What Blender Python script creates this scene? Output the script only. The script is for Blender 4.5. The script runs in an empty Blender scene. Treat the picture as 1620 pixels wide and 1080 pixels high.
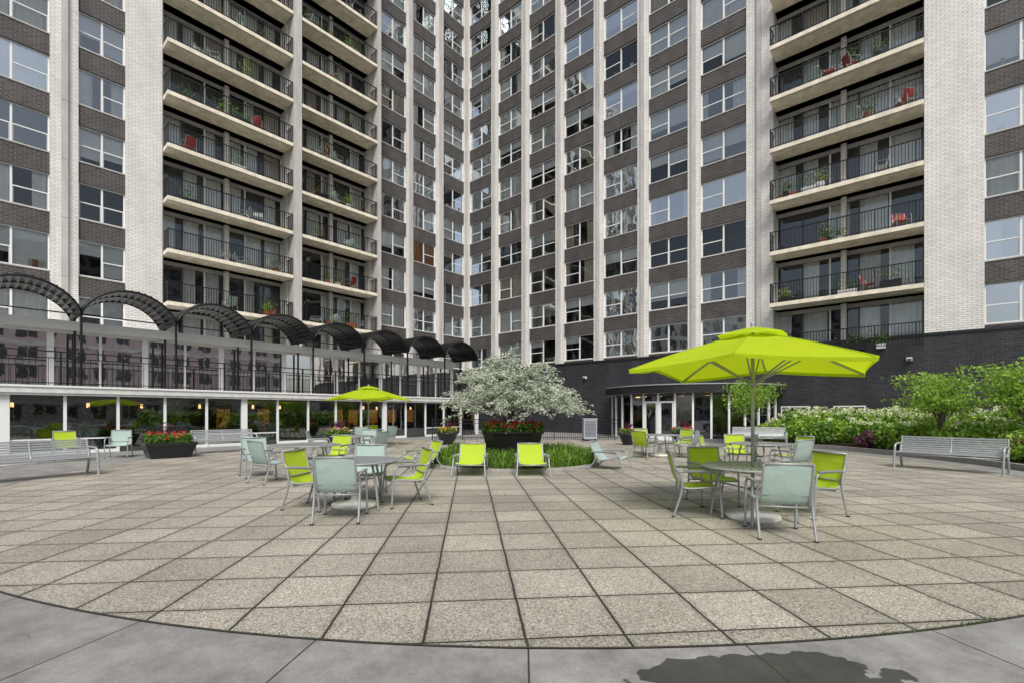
import bpy, math, random
import numpy as np
from mathutils import Matrix, Vector
random.seed(7); rng=np.random.default_rng(7)
S=bpy.context.scene
S.view_settings.view_transform='Standard'; S.view_settings.look='None'; S.view_settings.exposure=0
R=math.radians

# ---------------------------------------------------------------- materials
def newmat(name):
    m=bpy.data.materials.new(name); m.use_nodes=True
    nt=m.node_tree; return m,nt,nt.nodes['Principled BSDF'],nt.nodes['Material Output']
def simple(name,col,rough=.6,metal=0,var=.0,scale=3.,bump=0.,bscale=60,stretch=None):
    m,nt,p,o=newmat(name)
    p.inputs['Roughness'].default_value=rough; p.inputs['Metallic'].default_value=metal
    tc=nt.nodes.new('ShaderNodeTexCoord')
    if var>0:
        n=nt.nodes.new('ShaderNodeTexNoise'); n.inputs['Scale'].default_value=scale; n.inputs['Detail'].default_value=6; n.inputs['Roughness'].default_value=.65
        if stretch:
            mp=nt.nodes.new('ShaderNodeMapping'); mp.inputs['Scale'].default_value=stretch
            nt.links.new(tc.outputs['Object'],mp.inputs[0]); nt.links.new(mp.outputs[0],n.inputs['Vector'])
        else: nt.links.new(tc.outputs['Object'],n.inputs['Vector'])
        r=nt.nodes.new('ShaderNodeValToRGB'); nt.links.new(n.outputs['Fac'],r.inputs['Fac'])
        r.color_ramp.elements[0].position=.3; r.color_ramp.elements[1].position=.7
        r.color_ramp.elements[0].color=tuple(c*(1-var) for c in col)+(1,)
        r.color_ramp.elements[1].color=tuple(min(1,c*(1+var)) for c in col)+(1,)
        nt.links.new(r.outputs['Color'],p.inputs['Base Color'])
    else: p.inputs['Base Color'].default_value=tuple(col)+(1,)
    if bump>0:
        n2=nt.nodes.new('ShaderNodeTexNoise'); n2.inputs['Scale'].default_value=bscale
        nt.links.new(tc.outputs['Object'],n2.inputs['Vector'])
        b=nt.nodes.new('ShaderNodeBump'); b.inputs['Strength'].default_value=bump; b.inputs['Distance'].default_value=.01
        nt.links.new(n2.outputs['Fac'],b.inputs['Height']); nt.links.new(b.outputs['Normal'],p.inputs['Normal'])
    return m
def emis(name,col,st):
    m,nt,p,o=newmat(name); p.inputs['Base Color'].default_value=tuple(col)+(1,)
    p.inputs['Emission Color'].default_value=tuple(col)+(1,); p.inputs['Emission Strength'].default_value=st; return m
def brick(name,c1,c2,mortar,bw,rh,ms=.012,rough=.7,stain=.15):
    m,nt,p,o=newmat(name); L=nt.links.new
    tc=nt.nodes.new('ShaderNodeTexCoord'); sp=nt.nodes.new('ShaderNodeSeparateXYZ'); L(tc.outputs['Object'],sp.inputs[0])
    a=nt.nodes.new('ShaderNodeMath'); a.operation='ADD'; L(sp.outputs['X'],a.inputs[0]); L(sp.outputs['Y'],a.inputs[1])
    cb=nt.nodes.new('ShaderNodeCombineXYZ'); L(a.outputs[0],cb.inputs['X']); L(sp.outputs['Z'],cb.inputs['Y'])
    b=nt.nodes.new('ShaderNodeTexBrick'); L(cb.outputs[0],b.inputs['Vector'])
    b.inputs['Color1'].default_value=c1+(1,); b.inputs['Color2'].default_value=c2+(1,); b.inputs['Mortar'].default_value=mortar+(1,)
    b.inputs['Scale'].default_value=1; b.inputs['Brick Width'].default_value=bw; b.inputs['Row Height'].default_value=rh
    b.inputs['Mortar Size'].default_value=ms; b.inputs['Mortar Smooth'].default_value=.2; b.inputs['Bias'].default_value=0
    mp=nt.nodes.new('ShaderNodeMapping'); mp.inputs['Scale'].default_value=(1,1,.3); L(tc.outputs['Object'],mp.inputs[0])
    n=nt.nodes.new('ShaderNodeTexNoise'); n.inputs['Scale'].default_value=1.1; n.inputs['Detail'].default_value=7; L(mp.outputs[0],n.inputs['Vector'])
    mr=nt.nodes.new('ShaderNodeMapRange'); L(n.outputs['Fac'],mr.inputs[0]); mr.inputs[1].default_value=.3; mr.inputs[2].default_value=.7
    mr.inputs[3].default_value=1-stain; mr.inputs[4].default_value=1+stain
    mx=nt.nodes.new('ShaderNodeVectorMath'); mx.operation='SCALE'; L(b.outputs['Color'],mx.inputs[0]); L(mr.outputs[0],mx.inputs['Scale'])
    L(mx.outputs[0],p.inputs['Base Color']); p.inputs['Roughness'].default_value=rough
    bp=nt.nodes.new('ShaderNodeBump'); bp.inputs['Strength'].default_value=.5; bp.inputs['Distance'].default_value=.01; bp.invert=True
    L(b.outputs['Fac'],bp.inputs['Height']); L(bp.outputs[0],p.inputs['Normal'])
    return m
def glass(name,base=.12,tint=(.85,.92,.95),mult=1.6,tr=(.75,.8,.8),wob=.02,ws=1.3):
    m=bpy.data.materials.new(name); m.use_nodes=True; nt=m.node_tree; nt.nodes.clear(); L=nt.links.new
    o=nt.nodes.new('ShaderNodeOutputMaterial'); g=nt.nodes.new('ShaderNodeBsdfGlossy'); g.inputs['Roughness'].default_value=.015
    g.inputs['Color'].default_value=tint+(1,); t=nt.nodes.new('ShaderNodeBsdfTransparent'); t.inputs['Color'].default_value=tr+(1,)
    f=nt.nodes.new('ShaderNodeFresnel'); f.inputs['IOR'].default_value=1.5
    ma=nt.nodes.new('ShaderNodeMath'); ma.operation='MULTIPLY_ADD'; ma.use_clamp=True; L(f.outputs[0],ma.inputs[0]); ma.inputs[1].default_value=mult; ma.inputs[2].default_value=base
    mx=nt.nodes.new('ShaderNodeMixShader'); L(ma.outputs[0],mx.inputs[0]); L(t.outputs[0],mx.inputs[1]); L(g.outputs[0],mx.inputs[2]); L(mx.outputs[0],o.inputs[0])
    tc=nt.nodes.new('ShaderNodeTexCoord'); n=nt.nodes.new('ShaderNodeTexNoise'); n.inputs['Scale'].default_value=ws; n.inputs['Detail'].default_value=1; L(tc.outputs['Object'],n.inputs['Vector'])
    b=nt.nodes.new('ShaderNodeBump'); b.inputs['Strength'].default_value=.35; b.inputs['Distance'].default_value=wob; L(n.outputs['Fac'],b.inputs['Height'])
    L(b.outputs[0],g.inputs['Normal']); return m
def leafmat(name,c0,c1,trans=.3,rough=.6):
    m,nt,p,o=newmat(name); L=nt.links.new
    g=nt.nodes.new('ShaderNodeNewGeometry'); r=nt.nodes.new('ShaderNodeValToRGB'); L(g.outputs['Random Per Island'],r.inputs[0])
    r.color_ramp.elements[0].color=c0+(1,); r.color_ramp.elements[1].color=c1+(1,)
    L(r.outputs[0],p.inputs['Base Color']); p.inputs['Roughness'].default_value=rough
    t=nt.nodes.new('ShaderNodeBsdfTranslucent'); L(r.outputs[0],t.inputs['Color'])
    mx=nt.nodes.new('ShaderNodeMixShader'); mx.inputs[0].default_value=trans; L(p.outputs[0],mx.inputs[1]); L(t.outputs[0],mx.inputs[2]); L(mx.outputs[0],o.inputs[0])
    return m
def fabric(name,col,trans=.35):
    m,nt,p,o=newmat(name); L=nt.links.new
    p.inputs['Base Color'].default_value=col+(1,); p.inputs['Roughness'].default_value=.85
    t=nt.nodes.new('ShaderNodeBsdfTranslucent'); t.inputs['Color'].default_value=col+(1,)
    mx=nt.nodes.new('ShaderNodeMixShader'); mx.inputs[0].default_value=trans; L(p.outputs[0],mx.inputs[1]); L(t.outputs[0],mx.inputs[2]); L(mx.outputs[0],o.inputs[0])
    tc=nt.nodes.new('ShaderNodeTexCoord'); n=nt.nodes.new('ShaderNodeTexNoise'); n.inputs['Scale'].default_value=5; L(tc.outputs['Object'],n.inputs['Vector'])
    b=nt.nodes.new('ShaderNodeBump'); b.inputs['Strength'].default_value=.6; b.inputs['Distance'].default_value=.03; L(n.outputs['Fac'],b.inputs['Height']); L(b.outputs[0],p.inputs['Normal'])
    return m

M_dark=brick('dark_brick',(.026,.022,.021),(.056,.047,.045),(.14,.132,.125),.30,.10,.011,.65,.25)
M_black=brick('black_glazed_brick',(.016,.016,.020),(.032,.032,.038),(.060,.060,.066),.30,.10,.009,.36,.28)
M_white=brick('white_brick',(.66,.645,.61),(.76,.74,.71),(.34,.325,.30),.30,.10,.010,.6,.10)
M_conc=simple('limestone_rib',(.45,.435,.41),.75,var=.18,scale=2,stretch=(1,1,.25))
M_slab=simple('balcony_slab',(.72,.66,.53),.8,var=.24,scale=2.2)
M_frame=simple('window_frame_white',(.72,.73,.72),.45)
M_sash=simple('window_sash_grey',(.42,.44,.44),.45)
M_alu=simple('aluminium_dark',(.08,.08,.085),.4,.5)
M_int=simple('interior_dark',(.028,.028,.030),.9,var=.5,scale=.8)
M_cur=simple('curtain',(.78,.78,.74),.9,var=.08,scale=2)
M_cur2=simple('curtain_beige',(.55,.49,.38),.9,var=.1)
M_blind=simple('window_blind',(.78,.79,.78),.8)
M_org=simple('curtain_orange',(.42,.18,.04),.8)
M_blk=simple('black_metal',(.010,.010,.012),.45,.3)
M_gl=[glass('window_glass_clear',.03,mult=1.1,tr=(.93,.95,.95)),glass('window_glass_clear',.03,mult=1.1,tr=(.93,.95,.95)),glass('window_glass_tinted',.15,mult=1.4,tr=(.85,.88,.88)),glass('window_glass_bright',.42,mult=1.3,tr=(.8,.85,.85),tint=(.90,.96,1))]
M_glassB=glass('balcony_door_glass',.05,mult=1.0,tr=(.90,.92,.92))
M_glass2=glass('pavilion_glass',.16,mult=1.4,tr=(.55,.58,.56),wob=.008)
M_mirror=glass('reflective_glass',.72,mult=.8,tint=(.95,.92,.92),wob=.004,ws=2.0)
M_fascia=simple('white_fascia',(.60,.60,.58),.5,var=.16,scale=4)
M_warm=emis('warm_lamp',(1,.62,.25),3)
M_wood=simple('interior_wood',(.12,.055,.02),.6,var=.6,scale=1.5)
M_floor=simple('interior_floor',(.12,.105,.09),.35,var=.2)
M_frgrey=simple('furniture_grey',(.33,.345,.35),.42,.3,var=.08,scale=20)
M_lime=fabric('lime_sling',(.44,.58,.030),.2)
M_aqua=fabric('pale_aqua_sling',(.40,.515,.47),.2)
M_umb=fabric('lime_canvas',(.55,.70,.012),.5)
M_base=simple('umbrella_base_paint',(.60,.59,.54),.5,var=.16,scale=8)
M_bark=simple('bark',(.13,.11,.09),.9,var=.35,scale=12,bump=.5)
M_silver=leafmat('silver_leaf',(.24,.30,.21),(.74,.78,.64),.25)
M_green=leafmat('green_leaf',(.035,.095,.012),(.16,.31,.04),.35)
M_lt=leafmat('bright_leaf',(.12,.27,.02),(.40,.58,.08),.4)
M_dkleaf=leafmat('dark_leaf',(.012,.035,.008),(.05,.11,.02),.2)
M_cream=leafmat('cream_flower',(.55,.62,.30),(.82,.85,.64),.2)
M_red=leafmat('red_flower',(.50,.010,.012),(.75,.05,.04),.2)
M_yel=leafmat('yellow_flower',(.60,.40,.02),(.75,.62,.05),.2)
M_pink=leafmat('pink_flower',(.50,.16,.25),(.70,.42,.48),.2)
M_purp=leafmat('purple_leaf',(.05,.012,.03),(.12,.03,.06),.2)
M_grass=leafmat('grass_blade',(.07,.17,.015),(.28,.44,.05),.3)
M_soil=simple('soil',(.045,.032,.022),.95,var=.4,scale=20,bump=.8)
M_planter=simple('planter_black',(.014,.014,.016),.35)
M_kerb=simple('kerb_stone',(.24,.23,.21),.8,var=.25,scale=8)
M_terra=simple('terracotta',(.35,.13,.06),.8,var=.15)

# ---------------------------------------------------------------- mesh builder
class MB:
    def __init__(s): s.v=[];s.f=[];s.m=[];s.s=[];s.mats=[]
    def mi(s,mat):
        if mat not in s.mats: s.mats.append(mat)
        return s.mats.index(mat)
    def poly(s,pts,mat,smooth=False):
        b=len(s.v); s.v+= [tuple(p) for p in pts]; s.f.append(tuple(range(b,b+len(pts)))); s.m.append(s.mi(mat)); s.s.append(smooth)
    def grid(s,rows,mat):
        b=len(s.v); k=s.mi(mat); n=len(rows[0])
        for r in rows: s.v+=[tuple(p) for p in r]
        for i in range(len(rows)-1):
            for j in range(n-1): s.f.append((b+i*n+j,b+i*n+j+1,b+(i+1)*n+j+1,b+(i+1)*n+j)); s.m.append(k); s.s.append(True)
    def box(s,x0,x1,y0,y1,z0,z1,mat):
        if x0>x1:x0,x1=x1,x0
        if y0>y1:y0,y1=y1,y0
        b=len(s.v); s.v+=[(x0,y0,z0),(x1,y0,z0),(x1,y1,z0),(x0,y1,z0),(x0,y0,z1),(x1,y0,z1),(x1,y1,z1),(x0,y1,z1)]
        k=s.mi(mat)
        for q in ((0,3,2,1),(4,5,6,7),(0,1,5,4),(1,2,6,5),(2,3,7,6),(3,0,4,7)):
            s.f.append(tuple(b+i for i in q)); s.m.append(k); s.s.append(False)
    def obox(s,c,ax,ay,az,mat):
        c=Vector(c);ax=Vector(ax);ay=Vector(ay);az=Vector(az); b=len(s.v)
        for dz in (-1,1):
            for dx,dy in ((-1,-1),(1,-1),(1,1),(-1,1)): s.v.append(tuple(c+ax*dx+ay*dy+az*dz))
        k=s.mi(mat)
        for q in ((0,3,2,1),(4,5,6,7),(0,1,5,4),(1,2,6,5),(2,3,7,6),(3,0,4,7)):
            s.f.append(tuple(b+i for i in q)); s.m.append(k); s.s.append(False)
    def tube(s,pts,r,mat,n=7,closed=False):
        pts=[Vector(p) for p in pts]; N=len(pts); rs=r if isinstance(r,(list,tuple)) else [r]*N
        b=len(s.v); k=s.mi(mat); up=None
        for i,p in enumerate(pts):
            if closed: d=(pts[(i+1)%N]-pts[i-1])
            else: d=(pts[min(i+1,N-1)]-pts[max(i-1,0)])
            d.normalize()
            if up is None:
                up=Vector((0,0,1)) if abs(d.z)<.9 else Vector((1,0,0))
            a=d.cross(up)
            if a.length<1e-4: a=d.cross(Vector((0,1,0)))
            a.normalize(); c=a.cross(d).normalized(); up=c
            for j in range(n):
                t=2*math.pi*j/n; s.v.append(tuple(p+a*math.cos(t)*rs[i]+c*math.sin(t)*rs[i]))
        for i in range(N if closed else N-1):
            i2=(i+1)%N
            for j in range(n):
                j2=(j+1)%n; s.f.append((b+i*n+j,b+i*n+j2,b+i2*n+j2,b+i2*n+j)); s.m.append(k); s.s.append(True)
        if not closed:
            s.f.append(tuple(b+j for j in range(n))[::-1]); s.f.append(tuple(b+(N-1)*n+j for j in range(n))); s.m+=[k,k]; s.s+=[False,False]
    def lathe(s,prof,mat,n=32,c=(0,0),smooth=True,ph=0):
        b=len(s.v); k=s.mi(mat)
        for r,z in prof:
            for j in range(n):
                t=2*math.pi*j/n+ph; s.v.append((c[0]+r*math.cos(t),c[1]+r*math.sin(t),z))
        for i in range(len(prof)-1):
            for j in range(n):
                j2=(j+1)%n; s.f.append((b+i*n+j,b+i*n+j2,b+(i+1)*n+j2,b+(i+1)*n+j)); s.m.append(k); s.s.append(smooth)
    def leaves(s,C,L,W,mat,up=0.,dirs=None):
        C=np.asarray(C,float); N=len(C)
        if N==0: return
        d=rng.normal(size=(N,3)); d[:,2]+=up
        if dirs is not None: d=d*.5+dirs
        d/=np.linalg.norm(d,axis=1)[:,None]
        e=rng.normal(size=(N,3)); w=np.cross(d,e); w/=np.linalg.norm(w,axis=1)[:,None]+1e-9
        sc=rng.uniform(.6,1.25,size=(N,1)); a=C-d*L*sc*.5; t=C+d*L*sc*.5; p=C+w*W*sc*.5; q=C-w*W*sc*.5
        V=np.stack([a,p,t,q],1).reshape(-1,3); b=len(s.v); k=s.mi(mat)
        s.v+=list(map(tuple,V.tolist())); s.f+=[(b+4*i,b+4*i+1,b+4*i+2,b+4*i+3) for i in range(N)]; s.m+=[k]*N; s.s+=[False]*N
    def build(s,name,mw=None,parent=None):
        me=bpy.data.meshes.new(name); me.from_pydata(s.v,[],s.f)
        for m in s.mats: me.materials.append(m)
        me.polygons.foreach_set('material_index',s.m); me.polygons.foreach_set('use_smooth',s.s); me.update()
        o=bpy.data.objects.new(name,me); S.collection.objects.link(o)
        if mw is not None: o.matrix_world=mw
        if parent is not None: o.parent=parent
        return o
def empty(name,loc=(0,0,0)):
    o=bpy.data.objects.new(name,None); o.location=loc; S.collection.objects.link(o); return o
def inst(name,me,x,y,rot=0,z=0,sc=1,parent=None):
    o=bpy.data.objects.new(name,me); o.location=(x,y,z); o.rotation_euler=(0,0,rot); o.scale=(sc,)*3; S.collection.objects.link(o)
    if parent: o.parent=parent
    return o

# ---------------------------------------------------------------- chairs
def sling(mb,w,prof,mat):
    xs=[-w,-w/2,0,w/2,w]; sag=[0,.010,.014,.010,0]
    mb.grid([[(xs[b],y+sag[b]*.6,z-sag[b]) for b in range(5)] for y,z in prof],mat)
def smoothpath(p,it=2):
    p=[Vector(a) for a in p]
    for _ in range(it):
        q=[p[0]]
        for a,b in zip(p[:-1],p[1:]): q+=[a*.75+b*.25,a*.25+b*.75]
        q.append(p[-1]); p=q
    return p
def chair_mesh(name,mat):
    mb=MB(); F=M_frgrey
    prof=[(v.y,v.z) for v in smoothpath([(0,-.27,.415),(0,-.22,.445),(0,.16,.40),(0,.25,.44),(0,.33,.66),(0,.38,.90)],2)]
    sling(mb,.255,prof,mat)
    for sx in (-1,1):
        mb.tube([(sx*.265,y,z) for y,z in prof],.016,F)
        x=sx*.30
        mb.tube(smoothpath([(x,-.30,0),(x,-.27,.45),(x,-.25,.63),(x,-.12,.66),(x,.30,.655)],2),.016,F)
        mb.tube(smoothpath([(x,.36,0),(x,.22,.42),(x,.27,.64),(sx*.28,.32,.70)],2),.016,F)
        mb.obox((x,.0,.672),(.026,0,0),(0,.22,0),(0,0,.009),F)
        mb.obox((x,-.30,.008),(.02,0,0),(0,.02,0),(0,0,.008),M_blk)
        mb.obox((x,.36,.008),(.02,0,0),(0,.02,0),(0,0,.008),M_blk)
    for y,z in ((-.265,.40),(.20,.37)): mb.tube([(-.30,y,z),(.30,y,z)],.013,F)
    mb.tube([(-.265,.38,.90),(.265,.38,.90)],.016,F)
    mb.tube([(-.265,.275,.52),(.265,.275,.52)],.011,F)
    o=mb.build(name); me=o.data; bpy.data.objects.remove(o); return me
def lounge_mesh(name,mat):
    mb=MB(); F=M_frgrey
    prof=[(v.y,v.z) for v in smoothpath([(0,-.34,.30),(0,-.30,.34),(0,.16,.23),(0,.25,.27),(0,.42,.52),(0,.50,.73)],2)]
    sling(mb,.30,prof,mat)
    for sx in (-1,1):
        mb.tube([(sx*.31,y,z) for y,z in prof],.017,F)
        x=sx*.37
        mb.tube(smoothpath([(x+sx*.03,-.46,0),(x,-.36,.30),(x,-.30,.43),(x,-.15,.46),(x,.42,.47)],2),.018,F)
        mb.tube(smoothpath([(x+sx*.03,.52,0),(x,.30,.24),(x,.32,.42),(sx*.33,.36,.48)],2),.018,F)
        mb.obox((x,-.02,.478),(.035,0,0),(0,.26,0),(0,0,.010),F)
    for y,z in ((-.33,.27),(.20,.20)): mb.tube([(-.37,y,z),(.37,y,z)],.014,F)
    mb.tube([(-.31,.50,.73),(.31,.50,.73)],.017,F)
    o=mb.build(name); me=o.data; bpy.data.objects.remove(o); return me
CH={'l':chair_mesh('chair_lime',M_lime),'a':chair_mesh('chair_aqua',M_aqua),'r':chair_mesh('chair_red',simple('red_sling',(.35,.03,.02),.7))}
LG=lounge_mesh('lounge_lime',M_lime); LGa=lounge_mesh('lounge_aqua',M_aqua)
def face(x,y,tx,ty): return math.atan2(tx-x,-(ty-y))
def chair(x,y,tx,ty,c,j=0): inst('patio_chair',CH[c],x,y,face(x,y,tx,ty)+j+random.uniform(-.08,.08))

def table_mesh():
    mb=MB(); F=M_frgrey
    mb.lathe([(0.001,.722),(.65,.722),(.675,.728),(.68,.738),(.675,.748),(.65,.752),(.05,.750),(.03,.748)],F,56)
    for i in range(4):
        a=math.pi/4+i*math.pi/2; c,s=math.cos(a),math.sin(a)
        mb.tube(smoothpath([(c*.55,s*.55,.0),(c*.50,s*.50,.35),(c*.44,s*.44,.60),(c*.40,s*.40,.72)],2),.02,F)
        mb.tube([(c*.47,s*.47,.5),(c*.05,s*.05,.42)],.012,F)
    mb.lathe([(.07,.40),(.07,.44),(.05,.44),(.05,.40)],F,16)
    mb.lathe([(.001,.012),(.34,.012),(.36,.03),(.35,.07),(.12,.10),(.06,.13),(.045,.35),(.03,.36)],M_base,32)
    mb.lathe([(.33,.0),(.33,.02)],M_base,32)
    for r in (.12,.2,.29,.38,.46,.54,.61):
        n=int(r*70)
        for i in range(n):
            a=2*math.pi*i/n; c,s=math.cos(a),math.sin(a)
            mb.obox((c*r,s*r,.7535),(-s*.012,c*.012,0),(c*.006,s*.006,0),(0,0,.0008),M_blk)
    o=mb.build('t'); me=o.data; bpy.data.objects.remove(o); return me
TB=table_mesh()
def umbrella_mesh():
    # square canopy: four corner ribs and four shorter mid-side ribs
    mb=MB(); Rc=1.86; Rm=Rc*.76; rim=2.07; top=2.60; F=M_frgrey; n=8
    def H(r): return top-(top-rim)*((r/Rc)**1.25)
    ns=12; m=6
    for i in range(n):
        a0=2*math.pi*i/n; a1=2*math.pi*(i+1)/n; R0=Rc if i%2==0 else Rm; R1=Rm if i%2==0 else Rc
        z0=lambda t:H(R0*t)-(.03*t if R0==Rm else 0); z1=lambda t:H(R1*t)-(.03*t if R1==Rm else 0)
        def P(u,t):
            x=(1-u)*R0*math.cos(a0)+u*R1*math.cos(a1); y=(1-u)*R0*math.sin(a0)+u*R1*math.sin(a1)
            k=4*u*(1-u); f=t*(1-.035*k*t)
            return (x*f,y*f,(1-u)*z0(t)+u*z1(t)-.06*k*t*(1-t*.8))
        mb.grid([[P(q/m,.08+.92*j/ns) for q in range(m+1)] for j in range(ns+1)],M_umb)
        mb.grid([[P(q/m,1) for q in range(m+1)],[(P(q/m,1)[0]*.995,P(q/m,1)[1]*.995,P(q/m,1)[2]-.045) for q in range(m+1)]],M_umb)
        def Q(u,t):
            x=(1-u)*R0*math.cos(a0)+u*R1*math.cos(a1); y=(1-u)*R0*math.sin(a0)+u*R1*math.sin(a1)
            return (x*.30*t,y*.30*t,2.70-.14*t**1.2)
        mb.grid([[Q(q/3,j/4) for q in range(4)] for j in range(5)],M_umb)
        c,s=math.cos(a0),math.sin(a0)
        mb.tube([(c*R0*t,s*R0*t,z0(t)-.024) for t in (.03,.25,.5,.75,.985)],.013,F,6)
        mb.tube([(c*.05,s*.05,1.92),(c*R0*.52,s*R0*.52,z0(.52)-.03)],.012,F,6)
        # stitched seam along rib
        mb.tube([(c*R0*t,s*R0*t,z0(t)+.004) for t in (.08,.3,.5,.75,1)],.006,M_umb,5)
    mb.tube([(0,0,.1),(0,0,2.66)],.024,F,12)
    mb.lathe([(.024,1.88),(.06,1.88),(.06,1.96),(.024,1.96)],F,16)
    mb.lathe([(.024,2.48),(.06,2.48),(.06,2.56),(.024,2.56)],F,16)
    mb.lathe([(.001,2.77),(.02,2.76),(.03,2.74),(.02,2.71),(.03,2.69)],F,12)
    mb.box(-.03,.03,-.07,-.02,1.05,1.20,F); mb.tube([(0,-.07,1.12),(0,-.12,1.12),(.07,-.12,1.12)],.008,F,6)
    o=mb.build('u'); me=o.data; bpy.data.objects.remove(o); return me
UM=umbrella_mesh()
def bench_mesh():
    mb=MB(); F=M_frgrey; w=1.02
    prof=[(v.y,v.z) for v in smoothpath([(0,-.26,.42),(0,-.20,.45),(0,.12,.43),(0,.20,.47),(0,.26,.62),(0,.31,.86)],2)]
    pts=[Vector((0,y,z)) for y,z in prof]; L=[0]
    for a,b in zip(pts[:-1],pts[1:]): L.append(L[-1]+(b-a).length)
    tot=L[-1]; ns=15
    for i in range(ns):
        s=(i+.5)/ns*tot
        for k in range(len(L)-1):
            if L[k]<=s<=L[k+1]:
                f=(s-L[k])/(L[k+1]-L[k]); p=pts[k].lerp(pts[k+1],f); d=(pts[k+1]-pts[k]).normalized(); nn=Vector((0,-d.z,d.y))
                mb.obox(p,(w,0,0),d*(tot/ns*.36),nn*.009,F); break
    for x in (-w-.02,0,w+.02):
        mb.tube([(x,y,z-.012) for y,z in prof],.022,F)
    for sx in (-1,1):
        x=sx*(w+.03)
        mb.tube(smoothpath([(x,-.30,0),(x,-.25,.42),(x,-.22,.63),(x,-.05,.66),(x,.26,.66)],2),.028,F)
        mb.tube(smoothpath([(x,.33,0),(x,.18,.40),(x,.26,.66)],2),.028,F)
        for y in (-.30,.33): mb.lathe([(.001,.0),(.045,.0),(.045,.015),(.02,.02)],F,12,(x,y))
    mb.tube([(-w,-.24,.38),(w,-.24,.38)],.014,F)
    o=mb.build('b'); me=o.data; bpy.data.objects.remove(o); return me
BN=bench_mesh()

# layout ------------------------------------------------------------
A=(3.40,6.65); B=(-2.50,7.5)
inst('patio_table',TB,*A,.3); inst('patio_umbrella',UM,*A,R(10))
chair(2.74,7.00,*A,'l',.3); chair(3.32,7.80,*A,'l'); chair(3.30,5.85,*A,'a',-.12); chair(4.40,6.95,*A,'l',.1)
inst('patio_table',TB,*B,.2)
chair(-2.42,6.68,*B,'a',.02); chair(-3.12,7.45,*B,'l',-.3); chair(-1.76,7.75,*B,'l',.25); chair(-2.62,8.5,*B,'a')
C_=(-4.75,11.1); inst('patio_table',TB,*C_,.5); chair(-5.2,10.2,*C_,'a'); chair(-6.0,11.1,-5.2,10.2,'a'); chair(-3.8,11.6,*C_,'a'); chair(-4.6,12.2,*C_,'l')
D_=(6.1,11.6); inst('patio_table',TB,*D_,.5); chair(5.25,12.1,*D_,'l'); chair(6.25,10.6,*D_,'a',.2); chair(7.1,11.9,*D_,'l'); chair(6.1,12.6,*D_,'l')
E_=(5.1,16.2); inst('patio_table',TB,*E_,.1); chair(4.4,15.6,*E_,'l'); chair(4.9,17.2,*E_,'l'); chair(5.8,15.7,*E_,'a'); chair(6.0,16.8,*E_,'l')
F_=(-6.4,21.); inst('patio_table',TB,*F_,.1); inst('patio_umbrella',UM,*F_,R(5)); chair(-7.2,20.6,*F_,'a'); chair(-5.5,20.6,*F_,'a'); chair(-6.3,19.9,*F_,'a'); chair(-6.6,22,*F_,'l')
G_=(-5.2,15.3); inst('patio_table',TB,*G_,.1); chair(-6.1,15.0,*G_,'a'); chair(-4.4,15.0,*G_,'a'); chair(-5.1,16.3,*G_,'a')
chair(-14.2,15.0,-11,12,'l'); chair(-13.2,15.8,-11,12,'a')
inst('lounge_chair',LG,-1.0,11.35,R(-2)); inst('lounge_chair',LG,.48,11.35,R(3)); inst('lounge_chair',LG,-2.45,12.6,R(-55)); inst('lounge_chair',LGa,2.65,12.6,R(60))
inst('park_bench',BN,-10.75,10.6,face(-10.75,10.6,-4,7)); inst('park_bench',BN,-10.9,17.9,face(-10.9,17.9,-4,12))
inst('park_bench',BN,11.3,12.2,face(11.3,12.2,3,6.5)); inst('park_bench',BN,10.9,20.8,face(10.9,20.8,6,10))

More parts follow.
